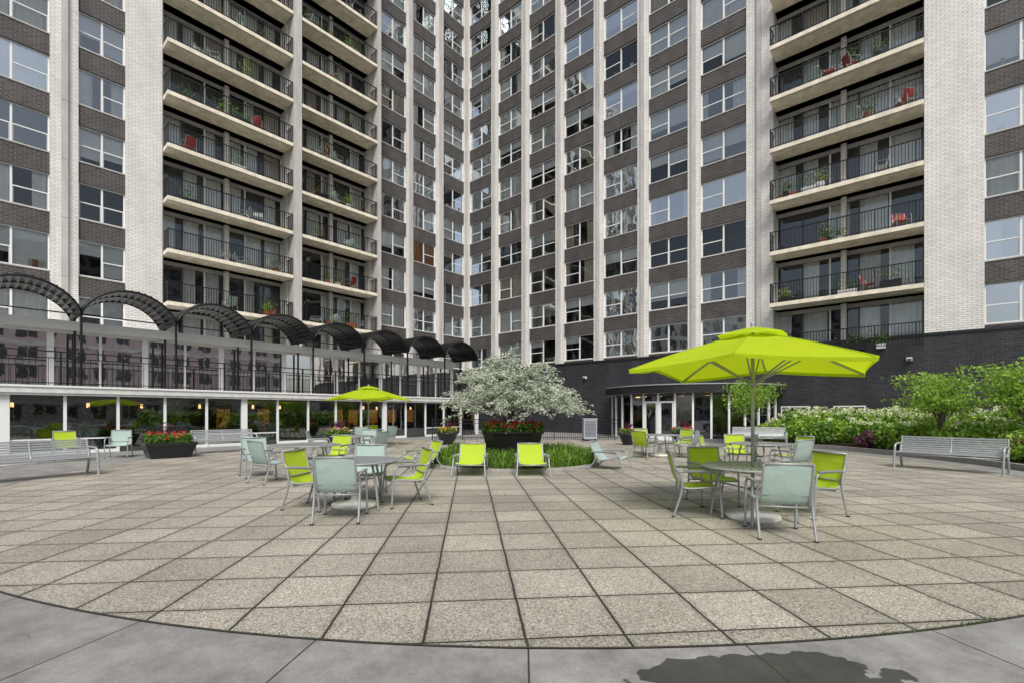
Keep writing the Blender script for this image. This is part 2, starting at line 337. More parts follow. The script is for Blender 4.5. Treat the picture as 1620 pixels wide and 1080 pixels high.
# ---------------------------------------------------------------- ground
def mkmath(nt):
    def mth(op,a_,b_=None,c_=None):
        n=nt.nodes.new('ShaderNodeMath'); n.operation=op
        for i,v in enumerate((a_,b_,c_)):
            if v is None: continue
            if isinstance(v,(int,float)): n.inputs[i].default_value=v
            else: nt.links.new(v,n.inputs[i])
        return n.outputs[0]
    return mth
def pavers():
    m,nt,p,o=newmat('aggregate_pavers'); L=nt.links.new; N=nt.nodes.new; mth=mkmath(nt)
    tc=N('ShaderNodeTexCoord'); mp=N('ShaderNodeMapping'); L(tc.outputs['Object'],mp.inputs[0]); mp.vector_type='POINT'
    T=.675; a=R(5.06); c,s=math.cos(-a),math.sin(-a)
    def rot(x,y): return (x*c-y*s, x*s+y*c)
    px=rot(.10,3.03)[0]; py=rot(-.3,3.77)[1]
    mp.inputs['Rotation'].default_value=(0,0,-a); mp.inputs['Scale'].default_value=(1/T,1/T,1); mp.inputs['Location'].default_value=(-px/T,-py/T,0)
    sp=N('ShaderNodeSeparateXYZ'); L(mp.outputs[0],sp.inputs[0])
    wn=N('ShaderNodeTexNoise'); wn.inputs['Scale'].default_value=4; wn.inputs['Detail'].default_value=5; L(tc.outputs['Object'],wn.inputs['Vector'])
    wob=mth('MULTIPLY',mth('SUBTRACT',wn.outputs['Fac'],.5),.025)
    def edge(v):
        f=mth('FRACT',mth('ADD',v,wob)); return mth('MINIMUM',f,mth('SUBTRACT',1.0,f))
    e=mth('MINIMUM',edge(sp.outputs['X']),edge(sp.outputs['Y']))
    jr=N('ShaderNodeMapRange'); L(e,jr.inputs[0]); jr.inputs[1].default_value=.009; jr.inputs[2].default_value=.018; jr.inputs[3].default_value=0; jr.inputs[4].default_value=1
    cb=N('ShaderNodeCombineXYZ'); L(mth('FLOOR',sp.outputs['X']),cb.inputs[0]); L(mth('FLOOR',sp.outputs['Y']),cb.inputs[1])
    w=N('ShaderNodeTexWhiteNoise'); w.noise_dimensions='2D'; L(cb.outputs[0],w.inputs['Vector'])
    v=N('ShaderNodeTexVoronoi'); v.inputs['Scale'].default_value=110; L(tc.outputs['Object'],v.inputs['Vector'])
    sv=N('ShaderNodeSeparateColor'); L(v.outputs['Color'],sv.inputs[0])
    cr=N('ShaderNodeValToRGB'); L(sv.outputs[0],cr.inputs[0]); E=cr.color_ramp.elements
    E[0].position=0; E[0].color=(.13,.115,.09,1); E[1].position=1; E[1].color=(.68,.645,.555,1)
    x=E.new(.25); x.color=(.33,.30,.245,1); x=E.new(.7); x.color=(.455,.42,.35,1)
    n=N('ShaderNodeTexNoise'); n.inputs['Scale'].default_value=.7; n.inputs['Detail'].default_value=8; n.inputs['Roughness'].default_value=.6; L(tc.outputs['Object'],n.inputs['Vector'])
    n3=N('ShaderNodeTexNoise'); n3.inputs['Scale'].default_value=26; n3.inputs['Detail'].default_value=8; n3.inputs['Roughness'].default_value=.75; L(tc.outputs['Object'],n3.inputs['Vector'])
    br=mth('ADD',mth('MULTIPLY',w.outputs['Value'],.24),mth('MULTIPLY',n.outputs['Fac'],.70)); br=mth('ADD',br,.30)
    br=mth('ADD',br,mth('MULTIPLY',mth('SUBTRACT',n3.outputs['Fac'],.5),.7))
    ed=N('ShaderNodeMapRange'); L(e,ed.inputs[0]); ed.inputs[1].default_value=.01; ed.inputs[2].default_value=.09; ed.inputs[3].default_value=.78; ed.inputs[4].default_value=1
    br=mth('MULTIPLY',br,ed.outputs[0])
    sc=N('ShaderNodeVectorMath'); sc.operation='SCALE'; L(cr.outputs[0],sc.inputs[0]); L(br,sc.inputs['Scale'])
    jm=N('ShaderNodeTexNoise'); jm.inputs['Scale'].default_value=2.1; L(tc.outputs['Object'],jm.inputs['Vector'])
    jc=N('ShaderNodeValToRGB'); L(jm.outputs['Fac'],jc.inputs[0]); jc.color_ramp.elements[0].position=.5; jc.color_ramp.elements[0].color=(.024,.020,.016,1); jc.color_ramp.elements[1].position=.72; jc.color_ramp.elements[1].color=(.04,.05,.018,1)
    mx=N('ShaderNodeMix'); mx.data_type='RGBA'; L(jr.outputs[0],mx.inputs[0]); L(jc.outputs[0],mx.inputs[6]); L(sc.outputs[0],mx.inputs[7])
    L(mx.outputs[2],p.inputs['Base Color']); p.inputs['Roughness'].default_value=.8
    h=mth('ADD',mth('MULTIPLY',jr.outputs[0],1.0),mth('MULTIPLY',v.outputs['Distance'],-.45))
    b=N('ShaderNodeBump'); b.inputs['Strength'].default_value=.9; b.inputs['Distance'].default_value=.008; L(h,b.inputs['Height']); L(b.outputs[0],p.inputs['Normal'])
    return m
CX,CY,CR=.4,15.1,12.1
def concrete():
    m,nt,p,o=newmat('walkway_concrete'); L=nt.links.new; N=nt.nodes.new; mth=mkmath(nt)
    tc=N('ShaderNodeTexCoord'); sp=N('ShaderNodeSeparateXYZ'); L(tc.outputs['Object'],sp.inputs[0])
    dx=mth('SUBTRACT',sp.outputs['X'],CX); dy=mth('SUBTRACT',CY,sp.outputs['Y'])
    ang=mth('ARCTAN2',dx,dy); rad=mth('SQRT',mth('ADD',mth('MULTIPLY',dx,dx),mth('MULTIPLY',dy,dy)))
    st=2*math.pi/54
    u=mth('ADD',mth('DIVIDE',ang,st),.21+10)
    f=mth('FRACT',u); e=mth('MULTIPLY',mth('MINIMUM',f,mth('SUBTRACT',1.0,f)),mth('MULTIPLY',rad,st))
    v_=mth('DIVIDE',mth('SUBTRACT',rad,CR),1.9); r2=mth('FRACT',v_); e2=mth('MULTIPLY',mth('MINIMUM',r2,mth('SUBTRACT',1.0,r2)),1.9)
    e=mth('MINIMUM',e,e2)
    cb=N('ShaderNodeCombineXYZ'); L(mth('FLOOR',u),cb.inputs[0]); L(mth('FLOOR',v_),cb.inputs[1])
    w=N('ShaderNodeTexWhiteNoise'); w.noise_dimensions='2D'; L(cb.outputs[0],w.inputs['Vector'])
    jr=N('ShaderNodeMapRange'); L(e,jr.inputs[0]); jr.inputs[1].default_value=.004; jr.inputs[2].default_value=.008
    n=N('ShaderNodeTexNoise'); n.inputs['Scale'].default_value=2.2; n.inputs['Detail'].default_value=12; n.inputs['Roughness'].default_value=.75; L(tc.outputs['Object'],n.inputs['Vector'])
    cr=N('ShaderNodeValToRGB'); L(n.outputs['Fac'],cr.inputs[0]); cr.color_ramp.elements[0].position=.32; cr.color_ramp.elements[0].color=(.135,.13,.122,1); cr.color_ramp.elements[1].position=.68; cr.color_ramp.elements[1].color=(.31,.305,.29,1)
    ns=N('ShaderNodeTexNoise'); ns.inputs['Scale'].default_value=130; ns.inputs['Detail'].default_value=4; ns.inputs['Roughness'].default_value=.8; L(tc.outputs['Object'],ns.inputs['Vector'])
    sc=N('ShaderNodeVectorMath'); sc.operation='SCALE'; L(cr.outputs[0],sc.inputs[0]); L(mth('ADD',mth('MULTIPLY',ns.outputs['Fac'],1.3),mth('ADD',.26,mth('MULTIPLY',w.outputs['Value'],.16))),sc.inputs['Scale'])
    ex=mth('DIVIDE',mth('SUBTRACT',sp.outputs['X'],1.50),.82); ey=mth('DIVIDE',mth('SUBTRACT',sp.outputs['Y'],2.64),.32)
    q=mth('ADD',mth('MULTIPLY',ex,ex),mth('MULTIPLY',ey,ey))
    n4=N('ShaderNodeTexNoise'); n4.inputs['Scale'].default_value=3.6; n4.inputs['Detail'].default_value=9; n4.inputs['Roughness'].default_value=.45; L(tc.outputs['Object'],n4.inputs['Vector'])
    q=mth('ADD',q,mth('MULTIPLY',mth('SUBTRACT',n4.outputs['Fac'],.5),2.4))
    wr=N('ShaderNodeMapRange'); L(q,wr.inputs[0]); wr.inputs[1].default_value=.88; wr.inputs[2].default_value=.92; wr.inputs[3].default_value=1; wr.inputs[4].default_value=0
    wet=mth('SUBTRACT',1.0,mth('MULTIPLY',wr.outputs[0],.78))
    s2=N('ShaderNodeVectorMath'); s2.operation='SCALE'; L(sc.outputs[0],s2.inputs[0]); L(wet,s2.inputs['Scale'])
    mx=N('ShaderNodeMix'); mx.data_type='RGBA'; L(jr.outputs[0],mx.inputs[0]); mx.inputs[6].default_value=(.03,.027,.022,1); L(s2.outputs[0],mx.inputs[7])
    L(mx.outputs[2],p.inputs['Base Color']); L(mth('SUBTRACT',.8,mth('MULTIPLY',wr.outputs[0],.25)),p.inputs['Roughness'])
    b=N('ShaderNodeBump'); b.inputs['Strength'].default_value=.5; b.inputs['Distance'].default_value=.004; L(mth('ADD',jr.outputs[0],mth('MULTIPLY',ns.outputs['Fac'],.4)),b.inputs['Height']); L(b.outputs[0],p.inputs['Normal'])
    return m
mb=MB(); mb.poly([(-600,-600,-.02),(600,-600,-.02),(600,600,-.02),(-600,600,-.02)],simple('asphalt_ground',(.07,.07,.07),.9,var=.2)); mb.build('ground')
mb=MB(); mb.poly([(-45,-25,-.004),(45,-25,-.004),(45,60,-.004),(-45,60,-.004)],concrete()); mb.build('concrete_walkway')
mb=MB(); mb.poly([(CX+CR*math.cos(2*math.pi*i/160),CY+CR*math.sin(2*math.pi*i/160),0) for i in range(160)],pavers())
mj=simple('expansion_joint',(.04,.035,.028),.9)
for i in range(160):
    a0=2*math.pi*i/160;a1=2*math.pi*(i+1)/160
    mb.poly([(CX+r*math.cos(a),CY+r*math.sin(a),.003) for r,a in ((CR-.010,a0),(CR+.010,a0),(CR+.010,a1),(CR-.010,a1))],mj)
mb.build('paved_plaza')
mb=MB()
for (a,nn) in ((-72,60),(-68,45),(-76,40),(-80,30),(-64,20),(-100,12)):
    aa=R(a)+rng.normal(0,.014,nn); rr=CR+rng.normal(0,.010,nn)
    C=np.stack([CX+rr*np.cos(aa),CY+rr*np.sin(aa),np.full(nn,.010)],1); mb.leaves(C,.028,.008,M_green,up=.8)
mb.build('joint_weeds')
mb=MB(); nn=120; aa=rng.uniform(0,2*math.pi,nn); rr=np.sqrt(rng.uniform(0,1,nn))*14.5
C=np.stack([CX+rr*np.cos(aa),CY+rr*np.sin(aa),np.full(nn,.012)],1); d=rng.normal(size=(nn,3))*np.array([2,2,.05]); mb.leaves(C,.04,.018,leafmat('dry_leaf',(.10,.07,.02),(.24,.20,.08),.1),dirs=d); mb.build('fallen_leaves')

# ---------------------------------------------------------------- tower
C0=Vector((-4.1,42.6,0)); FH=2.8; NF=13
MR=Matrix.Translation(C0)@Matrix.Rotation(R(-41),4,'Z')
ML=Matrix.Translation(C0)@Matrix.Rotation(R(49),4,'Z')
bld=empty('apartment_building')
def pleats(mb,x0,x1,y,z0,z1,mat,step=.11):
    n=max(2,int((x1-x0)/step)); 
    for i in range(n):
        a=x0+(x1-x0)*i/n; b=x0+(x1-x0)*(i+1)/n
        ya=y+(.035 if i%2 else -.035); yb=y+(-.035 if i%2 else .035)
        mb.poly([(a,ya,z0),(b,yb,z0),(b,yb,z1),(a,ya,z1)],mat)
def window(W,x0,x1,z0,z1,y,flip):
    f=.055; G=M_frame
    W.box(x0,x1,y-.03,y+.05,z0,z0+f,G); W.box(x0,x1,y-.03,y+.05,z1-f,z1,G)
    W.box(x0,x0+f,y-.03,y+.05,z0+f,z1-f,G); W.box(x1-f,x1,y-.03,y+.05,z0+f,z1-f,G)
    xm=(x0+x1)/2
    W.box(xm-.04,xm+.04,y-.035,y+.05,z0+f,z1-f,G)
    h=[(x0+f,xm-.04),(xm+.04,x1-f)]
    both=random.random()<.3; g0=random.choice(M_gl)
    for i,(a,b) in enumerate(h):
        zm=z0+(z1-z0)*.47; q=random.uniform(-.008,.008)
        if i==(1 if flip else 0) or both:
            W.box(a,b,y-.02,y+.03,zm-.025,zm+.025,G)
            W.box(a,a+.035,y-.015,y+.02,z0+f,zm-.025,M_sash); W.box(b-.035,b,y-.015,y+.02,z0+f,zm-.025,M_sash)
        W.poly([(a,y+.012,z0+f),(b,y+.012+q,z0+f),(b,y+.012+q,z1-f),(a,y+.012,z1-f)],g0)
    r=random.random(); yc=y+.16
    if r<.32:
        zb=random.uniform(z0,z1-.4); W.poly([(x0,yc,zb),(xm,yc,zb),(xm,yc,z1),(x0,yc,z1)],M_blind)
        if random.random()<.7: zb=random.uniform(z0,z1-.4)
        W.poly([(xm,yc,zb),(x1,yc,zb),(x1,yc,z1),(xm,yc,z1)],M_blind)
    elif r<.68:
        mt=M_cur if random.random()<.8 else M_cur2
        pleats(W,x0,x0+(x1-x0)*random.uniform(.12,.5),yc,z0,z1,mt); pleats(W,x1-(x1-x0)*random.uniform(.12,.5),x1,yc,z0,z1,mt)
    elif r<.82: pleats(W,x0,x1,yc,z0,z1,M_cur)
    elif r<.83: pleats(W,x0,x1,yc,z0,z1,M_org)
    elif r<.92:
        W.poly([(x0,yc,z1-.5),(xm,yc,z1-.5),(xm,yc,z1),(x0,yc,z1)],M_blind)
    if random.random()<.18:
        for _ in range(3):
            xx=random.uniform(x0+.2,x1-.3); W.box(xx,xx+random.uniform(.1,.25),y+.06,y+.12,z0+f,z0+random.uniform(.2,.45),random.choice((M_cur2,M_int,M_terra,M_frame)))
def wing(name,MW,sgn,bays,pils,piers,balc,fins,xend):
    I=lambda a,b:(min(sgn*a,sgn*b),max(sgn*a,sgn*b))
    zt=5.2+FH*NF
    W=MB(); V=MB()
    for (a,b) in bays:
        x0,x1=I(a,b)
        for k in range(NF):
            zs=5.4+FH*k
            zlow=5.2 if k==0 else zs-1.02
            W.box(x0,x1,.06,.34,zlow,zs-.06,M_dark)
            W.box(x0,x1,.03,.34,zs-.06,zs,M_conc)
            window(V,x0,x1,zs,zs+FH-1.02,.20,sgn<0 if random.random()<.8 else sgn>0)
    for (a,b) in pils:
        x0,x1=I(a,b); W.box(x0,x1,-.02,.36,5.2,zt,M_white)
        xm=(x0+x1)/2; w_=.12 if x1-x0>.6 else .09
        for k in range(NF):
            W.box(xm-w_,xm+w_,-.16,-.02,5.2+FH*k,5.2+FH*(k+1)-.015,M_conc)
    for (a,b) in piers:
        x0,x1=I(a,b); W.box(x0,x1,-.06,.36,5.2,zt,M_white)
    for (a,b) in fins:
        x0,x1=I(a,b); W.box(x0,x1,-.95,.95,5.2,zt,M_conc)
    x0,x1=I(-.0,xend)
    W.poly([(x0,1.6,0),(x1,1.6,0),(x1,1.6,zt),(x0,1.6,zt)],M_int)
    W.box(x0,x1,-.1,14,zt,zt+.8,M_conc)
    W.poly([(x0,14,0),(x1,14,0),(x1,14,zt),(x0,14,zt)],M_dark)
    e=sgn*xend; W.poly([(e,0,0),(e,14,0),(e,14,zt),(e,0,zt)],M_white)
    for k in range(NF):
        zf=4.6+FH*k
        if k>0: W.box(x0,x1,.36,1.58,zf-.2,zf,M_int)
    W.build(name+'_walls',MW,bld); V.build(name+'_windows',MW,bld)
    Bm=MB(); Rl=MB()
    for (a,b) in balc:
        x0,x1=I(a,b)
        for k in range(NF):
            zf=4.6+FH*k
            if k>0: 
                Bm.box(x0,x1,-.90,.96,zf-.20,zf,M_slab)
                Bm.box(x0+.08,x1-.08,-.80,-.74,zf-.215,zf-.2,M_conc)
            n=int((x1-x0)/1.1); st=(x1-x0)/n; z0=max(zf,5.2) if k==0 else zf; z1=zf+FH-.22
            zz=z1-.22
            Bm.box(x0,x1,.90,.99,zz,z1,M_conc)
            for i in range(n+1):
                xx=x0+i*st; Bm.box(xx-.04,xx+.04,.88,.97,z0,zz,M_frame if i%2==0 else M_alu)
            Bm.poly([(x0,.93,z0),(x1,.93,z0),(x1,.93,zz),(x0,.93,zz)],M_glassB)
            Bm.box(x0,x1,.89,.96,z0,z0+.08,M_alu)
            Bm.box((x0+x1)/2-.12,(x0+x1)/2+.12,.6,.88,z0,z1-.003,M_white)
            for i in range(n):
                if random.random()<.72: pleats(Bm,x0+i*st,x0+i*st+st*random.uniform(.5,1),1.06,z0,zz,M_cur if random.random()<.8 else M_cur2)
            zr=zf+1.07; yf=-.86; zb=zf+.10
            Rl.box(x0+.02,x1-.02,yf-.03,yf+.03,zr-.04,zr,M_blk); Rl.box(x0+.02,x1-.02,yf-.018,yf+.018,zb-.03,zb,M_blk)
            nb=int((x1-x0)/.125)
            for i in range(nb+1):
                xx=x0+.03+(x1-x0-.06)*i/nb; wv=.024 if i%12==0 else .012
                Rl.box(xx-wv,xx+wv,yf-wv,yf+wv,zb if i%12 else zf,zr-.04,M_blk)
            for xe in (x0+.03,x1-.03):
                Rl.box(xe-.02,xe+.02,yf+.03,-.02,zr-.04,zr,M_blk)
                for j in range(6): Rl.box(xe-.009,xe+.009,yf+.12+j*.125,yf+.138+j*.125,zf,zr-.04,M_blk)
        W2=Bm; W2.box(x0-.1,x0-.002,-.0,.98,5.2,zt,M_white); W2.box(x1+.002,x1+.1,-.0,.98,5.2,zt,M_white)
    Bm.build(name+'_balconies',MW,bld); Rl.build(name+'_balcony_railings',MW,bld)

P=3.385
baysR=[(.14+P*i+(.34 if i else .22),.14+P*(i+1)-.44) for i in range(7)]
pilsR=[(-.05,baysR[0][0])]+[(baysR[i][1],baysR[i+1][0]) for i in range(6)]+[(baysR[6][1],24.78)]
baysR+= [(33.15,35.4),(36.4,38.9)]; pilsR+=[(35.4,36.4),(38.9,41)]
wing('right_wing',MR,1,baysR,pilsR,[(31.15,33.15)],[(24.80,31.13)],[],41)
baysL=[(.30,2.75),(3.55,5.95),(6.6,8.95),(24.2,26.0),(27.0,29.5),(30.4,32.9)]
pilsL=[(.0,.30),(2.75,3.55),(5.95,6.6),(8.95,9.55),(26.0,27.0),(29.5,30.4),(32.9,35)]
wing('left_wing',ML,-1,baysL,pilsL,[(22.65,24.2)],[(9.85,15.42),(15.98,22.6)],[(9.55,9.82),(15.45,15.95)],35)
for (MWm,a,b,sg) in ((MR,24.9,31,1),(ML,16.2,22.4,-1),(ML,10,15.2,-1)):
    for k in range(0,12):
        for q in range(random.choice((2,3,4,5))):
            t=random.uniform(a+.4,b-.4); p=MWm@Vector((sg*t,-.35,4.6+FH*k+.002))
            if random.random()<.42:
                me=random.choice((CH['a'],CH['a'],CH['r'],LGa)) ; inst('balcony_chair',me,p.x,p.y,random.uniform(0,6),p.z,.95,bld)
            else:
                m2=MB(); hh=random.uniform(.25,.5); ww=random.choice((.15,.18,.4))
                m2.box(-ww,ww,-.14,.14,0,hh,random.choice((M_frame,M_planter,M_terra)))
                ph=random.uniform(.12,.36)
                C=rng.normal(0,1,(150,3))*np.array([ww*.8+.05,.12,ph])+np.array([0,0,hh+ph*1.1]); C=C[C[:,2]>hh*.8]; m2.leaves(C,.13,.05,random.choice((M_green,M_lt,M_green)),up=.5)
                if random.random()<.35: m2.leaves(C[:30]+np.array([0,-.03,.08]),.07,.07,random.choice((M_red,M_pink)))
                m2.build('balcony_planter',Matrix.Translation(p)@Matrix.Rotation(R(-41 if sg>0 else 49),4,'Z'),bld)

# podium right (black brick)
mb=MB()
mb.box(-.1,41,-.10,.3,0,5.08,M_black); mb.box(-.1,41,-.16,.3,5.08,5.197,M_planter)
for t in (25.2,27.6,36.2):
    mb.box(t,t+1.35,-.15,-.102,1.35,1.85,M_frame); mb.box(t+.06,t+1.29,-.158,-.151,1.41,1.79,M_int)
mb.box(31.5,34.5,-.14,-.102,2.3,2.9,M_alu)
for t in (26.,30.5,12.5):
    mb.box(t,t+.22,-.30,-.102,3.95,4.12,M_frame); mb.box(t+.03,t+.19,-.34,-.30,3.9,4.05,M_alu)
mb.build('right_podium_wall',MR,bld)
mb=MB(); mb.box(-35,.1,-.10,.3,0,5.15,M_black); mb.build('left_podium_wall',ML,bld)

# ---------------------------------------------------------------- left pavilion
mb=MB(); G=M_frame; X0,X1=-34,-6.2; YF=-7.5
mb.box(X0,X1,YF-.25,-.12,2.12,2.20,M_fascia); mb.box(X0,X1+.04,YF-.30,YF-.2,2.20,2.46,M_fascia); mb.box(X0,X1,YF-.2,-.12,2.20,2.42,M_conc)
mb.box(X0,X1+.06,YF-.34,YF-.26,2.40,2.47,M_frame)
mb.poly([(X0,YF,.01),(X1,YF,.01),(X1,-.3,.01),(X0,-.3,.01)],M_floor)
mb.box(X0,X1,-3.2,-3.0,.0,2.115,M_wood)
x=X1; i=0
while x>X0:
    w=.045 if i%5 else .12
    mb.box(x-w,x+w,YF-.06 if i%5 else YF-.10,YF+.05,0,2.118,G)
    x2=x-1.5; q=random.uniform(-.012,.012)
    mb.box(x2,x,YF-.03,YF+.03,2.02,2.12,M_alu); mb.box(x2,x,YF-.03,YF+.03,0,.12,G if i%3 else M_alu)
    if i%4 in (1,2): mb.box(x2,x,YF-.035,YF+.025,.52,.57,G)
    mb.poly([(x2,YF+q,.1),(x,YF,.1),(x,YF,2.05),(x2,YF+q,2.05)],M_glass2)
    if i%5==2: mb.box(x-.2,x+.2,YF+1.6,YF+2.0,.02,2.115,M_blk if i%2 else M_wood)
    x=x2; i+=1
mb.poly([(X1,YF,0),(X1,-.1,0),(X1,-.1,2.12),(X1,YF,2.12)],M_glass2)
for i in range(22):
    xx=random.uniform(X0+4,X1-1); yy=random.uniform(YF+.8,-3.8)
    mb.lathe([(.03,.02),(.03,.72),(.4,.72),(.4,.76),(.001,.76)],M_wood,12,(xx,yy))
    for s_ in (-1,1): mb.box(xx+s_*.6-.2,xx+s_*.6+.2,yy-.2,yy+.2,.42,.48,M_planter); mb.box(xx+s_*.8-.02,xx+s_*.8+.02,yy-.2,yy+.2,.02,.9,M_planter)
for i in range(12):
    xx=X1-1.2-i*2.1; yy=YF+2.2+(i%3)*.9
    mb.lathe([(.001,1.70),(.05,1.71),(.055,1.80),(.05,1.88),(.02,1.90)],M_warm,10,(xx,yy)); mb.tube([(xx,yy,1.90),(xx,yy,2.12)],.008,M_blk,5)
mpn=emis('warm_lit_panel',(.60,.24,.04),.35)
for t in (-21,-19,-14.5,-13.5,-12,-10.5,-9):
    mb.box(t,t+.6,-3.26,-3.21,.5,1.7,mpn)
C=[]  # leaf clumps added indoors, standing in for foliage reflected in the glass
for i in range(60):
    c=np.array([random.uniform(X0+3,X1-9),YF+random.uniform(.4,1.2),random.uniform(.2,1.2)]); C.append(c+rng.normal(0,1,(80,3))*np.array([.5,.25,.5]))
C=np.concatenate(C); C=C[(C[:,2]>.05)&(C[:,2]<2.0)&(C[:,1]>YF+.12)]; mb.leaves(C,.24,.08,M_lt,up=.5)
mb.build('pavilion_ground_floor',ML,bld)
mb=MB(); Y2=-5.5; mb.box(X0,X1-.5,Y2-.35,-.12,4.78,5.02,M_fascia)
mb.box(X0,X1-.5,Y2-.4,Y2-.34,4.70,5.06,M_frame)
x=X1-.5;i=0
while x>X0:
    x2=x-1.48; w=.04 if i%2 else .10
    mb.box(x-w,x+w,Y2-.05,Y2+.04,2.43,4.78,G)
    mb.box(x2,x,Y2-.03,Y2+.03,2.43,2.52,G); mb.box(x2,x,Y2-.03,Y2+.03,4.6,4.78,G)
    q=random.uniform(-.02,.02)
    mb.poly([(x2,Y2+q,2.5),(x,Y2,2.5),(x,Y2,4.62),(x2,Y2+q,4.62)],M_mirror)
    if random.random()<.6: pleats(mb,x2+.1,x-.1,Y2+.3,2.45,4.6,M_cur)
    x=x2;i+=1
mb.poly([(X1-.5,Y2,2.43),(X1-.5,-.1,2.43),(X1-.5,-.1,4.78),(X1-.5,Y2,4.78)],M_black)
mb.build('pavilion_upper_storey',ML,bld)
mb=MB(); ya=YF-.12
mb.box(X0,X1,ya-.03,ya+.03,3.66,3.70,M_blk); mb.box(X0,X1,ya-.02,ya+.02,3.44,3.47,M_blk); mb.box(X0,X1,ya-.02,ya+.02,2.55,2.58,M_blk)
n=int((X1-X0)/.16)
for i in range(n):
    xx=X1-i*.16; w=.028 if i%11==0 else .008
    mb.box(xx-w,xx+w,ya-w,ya+w,2.47,3.66 if i%11==0 else 3.44,M_blk)
mb.build('terrace_railing',ML)
# scalloped canopy
mb=MB(); sp_=2.95; M_can=simple('corrugated_black_metal',(.022,.022,.024),.33,.3,var=.3,scale=6)
x=-6.1; yf,yb=-7.55,-4.95; rise=1.02; ch=sp_/2; rad=(ch*ch+rise*rise)/(2*rise); am=math.asin(ch/rad); z0=5.22
for k in range(9):
    xc=x-ch-k*sp_; pts=[]
    n=72
    for i in range(n+1):
        a=-am+2*am*i/n; rr=rad+.04*math.cos(i*math.pi/2)
        pts.append((xc+rr*math.sin(a)*.995,z0-(rad-rise)+rr*math.cos(a)))
    for (p,q) in zip(pts[:-1],pts[1:]):
        mb.poly([(p[0],yf,p[1]),(q[0],yf,q[1]),(q[0],yb,q[1]),(p[0],yb,p[1])],M_can)
        mb.poly([(p[0],yf,p[1]+.03),(p[0],yb,p[1]+.03),(q[0],yb,q[1]+.03),(q[0],yf,q[1]+.03)],M_can)
    for yy,rr in ((yf,.045),((yf+yb)/2,.03),(yb,.035)): mb.tube([(xc+rad*math.sin(-am+2*am*i/20),yy,z0-(rad-rise)+rad*math.cos(-am+2*am*i/20)-.01) for i in range(21)],rr,M_blk,6)
for k in range(10):
    xx=x-k*sp_
    for yy in (yf+.1,-5.75): mb.box(xx-.035,xx+.035,yy-.035,yy+.035,2.44,z0+.03,M_blk)
    mb.box(xx-.045,xx+.045,yf,yb,z0-.06,z0+.05,M_blk)
mb.box(x-9*sp_,x,yf+.08,yf+.12,z0-.12,z0-.08,M_blk)
mb.build('scalloped_canopy',ML)

# ---------------------------------------------------------------- curved entrance
mb=MB(); ec=Vector((11.2,29.5)); er=4.8; base=math.atan2(-.7547,-.656); npan=16; span=R(172)
def ep(i,r=er,z=0): 
    a=base-span/2+span*i/npan; return (ec.x+r*math.cos(a),ec.y+r*math.sin(a),z)
for i in range(npan+1):
    a=base-span/2+span*i/npan; d=Vector((math.cos(a),math.sin(a),0)); t=Vector((-d.y,d.x,0))
    p=Vector(ep(i)); mb.obox(p+Vector((0,0,1.27)),t*.05,d*.06,(0,0,1.27),M_frame)
M_ent=glass('entrance_glass',.12,mult=1.3,tr=(.6,.62,.62))
for i in range(npan):
    p=Vector(ep(i));q=Vector(ep(i+1)); mid=(p+q)/2; t=(q-p).normalized(); L_=(q-p).length; d=Vector((t.y,-t.x,0))
    mb.poly([p,q,q+Vector((0,0,2.5)),p+Vector((0,0,2.5))],M_ent)
    up=Vector((0,0,1))
    mb.obox(mid+up*.06,t*(L_/2-.05),d*.04,up*.06,M_frame); mb.obox(mid+up*2.47,t*(L_/2-.05),d*.04,up*.06,M_alu)
    if i in (7,8):
        mb.obox(mid+up*2.08,t*(L_/2-.05),d*.045,up*.05,M_frame)
        for s_ in (-1,1):
            mb.obox(mid+t*s_*(L_/2-.10)+up*1.05,t*.05,d*.035,up*1.0,M_frame)
        mb.obox(mid+t*(L_/2-.2)+d*.08+up*1.05,t*.015,d*.015,up*.3,M_alu)
        mb.obox(mid+up*.22,t*(L_/2-.1),d*.03,up*.11,M_frame)
    elif i in (0,1,2,3): mb.obox(mid+up*1.25,t*(L_/2-.055),d*.03,up*1.25,M_black)
    elif i in (10,12): mb.obox(mid+up*.30,t*(L_/2-.05),d*.035,up*.18,M_black)
for (r0,za,zb,mt) in ((5.25,2.56,2.98,M_planter),(5.30,2.98,3.04,M_frgrey)):
    A_=[ep(i/2,r0,za) for i in range(2*npan+1)]; B_=[ep(i/2,r0,zb) for i in range(2*npan+1)]
    for i in range(2*npan): mb.poly([A_[i],A_[i+1],B_[i+1],B_[i]],mt,True)
    mb.poly(A_,M_sash if za<2.6 else mt); mb.poly(B_,mt)
for i in range(6):
    a=base+R(-60+24*i); mb.lathe([(.001,2.46),(.14,2.46),(.14,2.53),(.001,2.53)],M_warm,12,(ec.x+3.2*math.cos(a),ec.y+3.2*math.sin(a)))
A_=[ep(i,4.7,.012) for i in range(npan+1)]; mb.poly(A_,M_floor)
mb.box(9.4,10.2,26.4,26.7,.01,1.0,M_wood); mb.box(12,13.5,27,27.3,.01,1.1,M_wood)
mb.build('curved_entrance',None,bld)

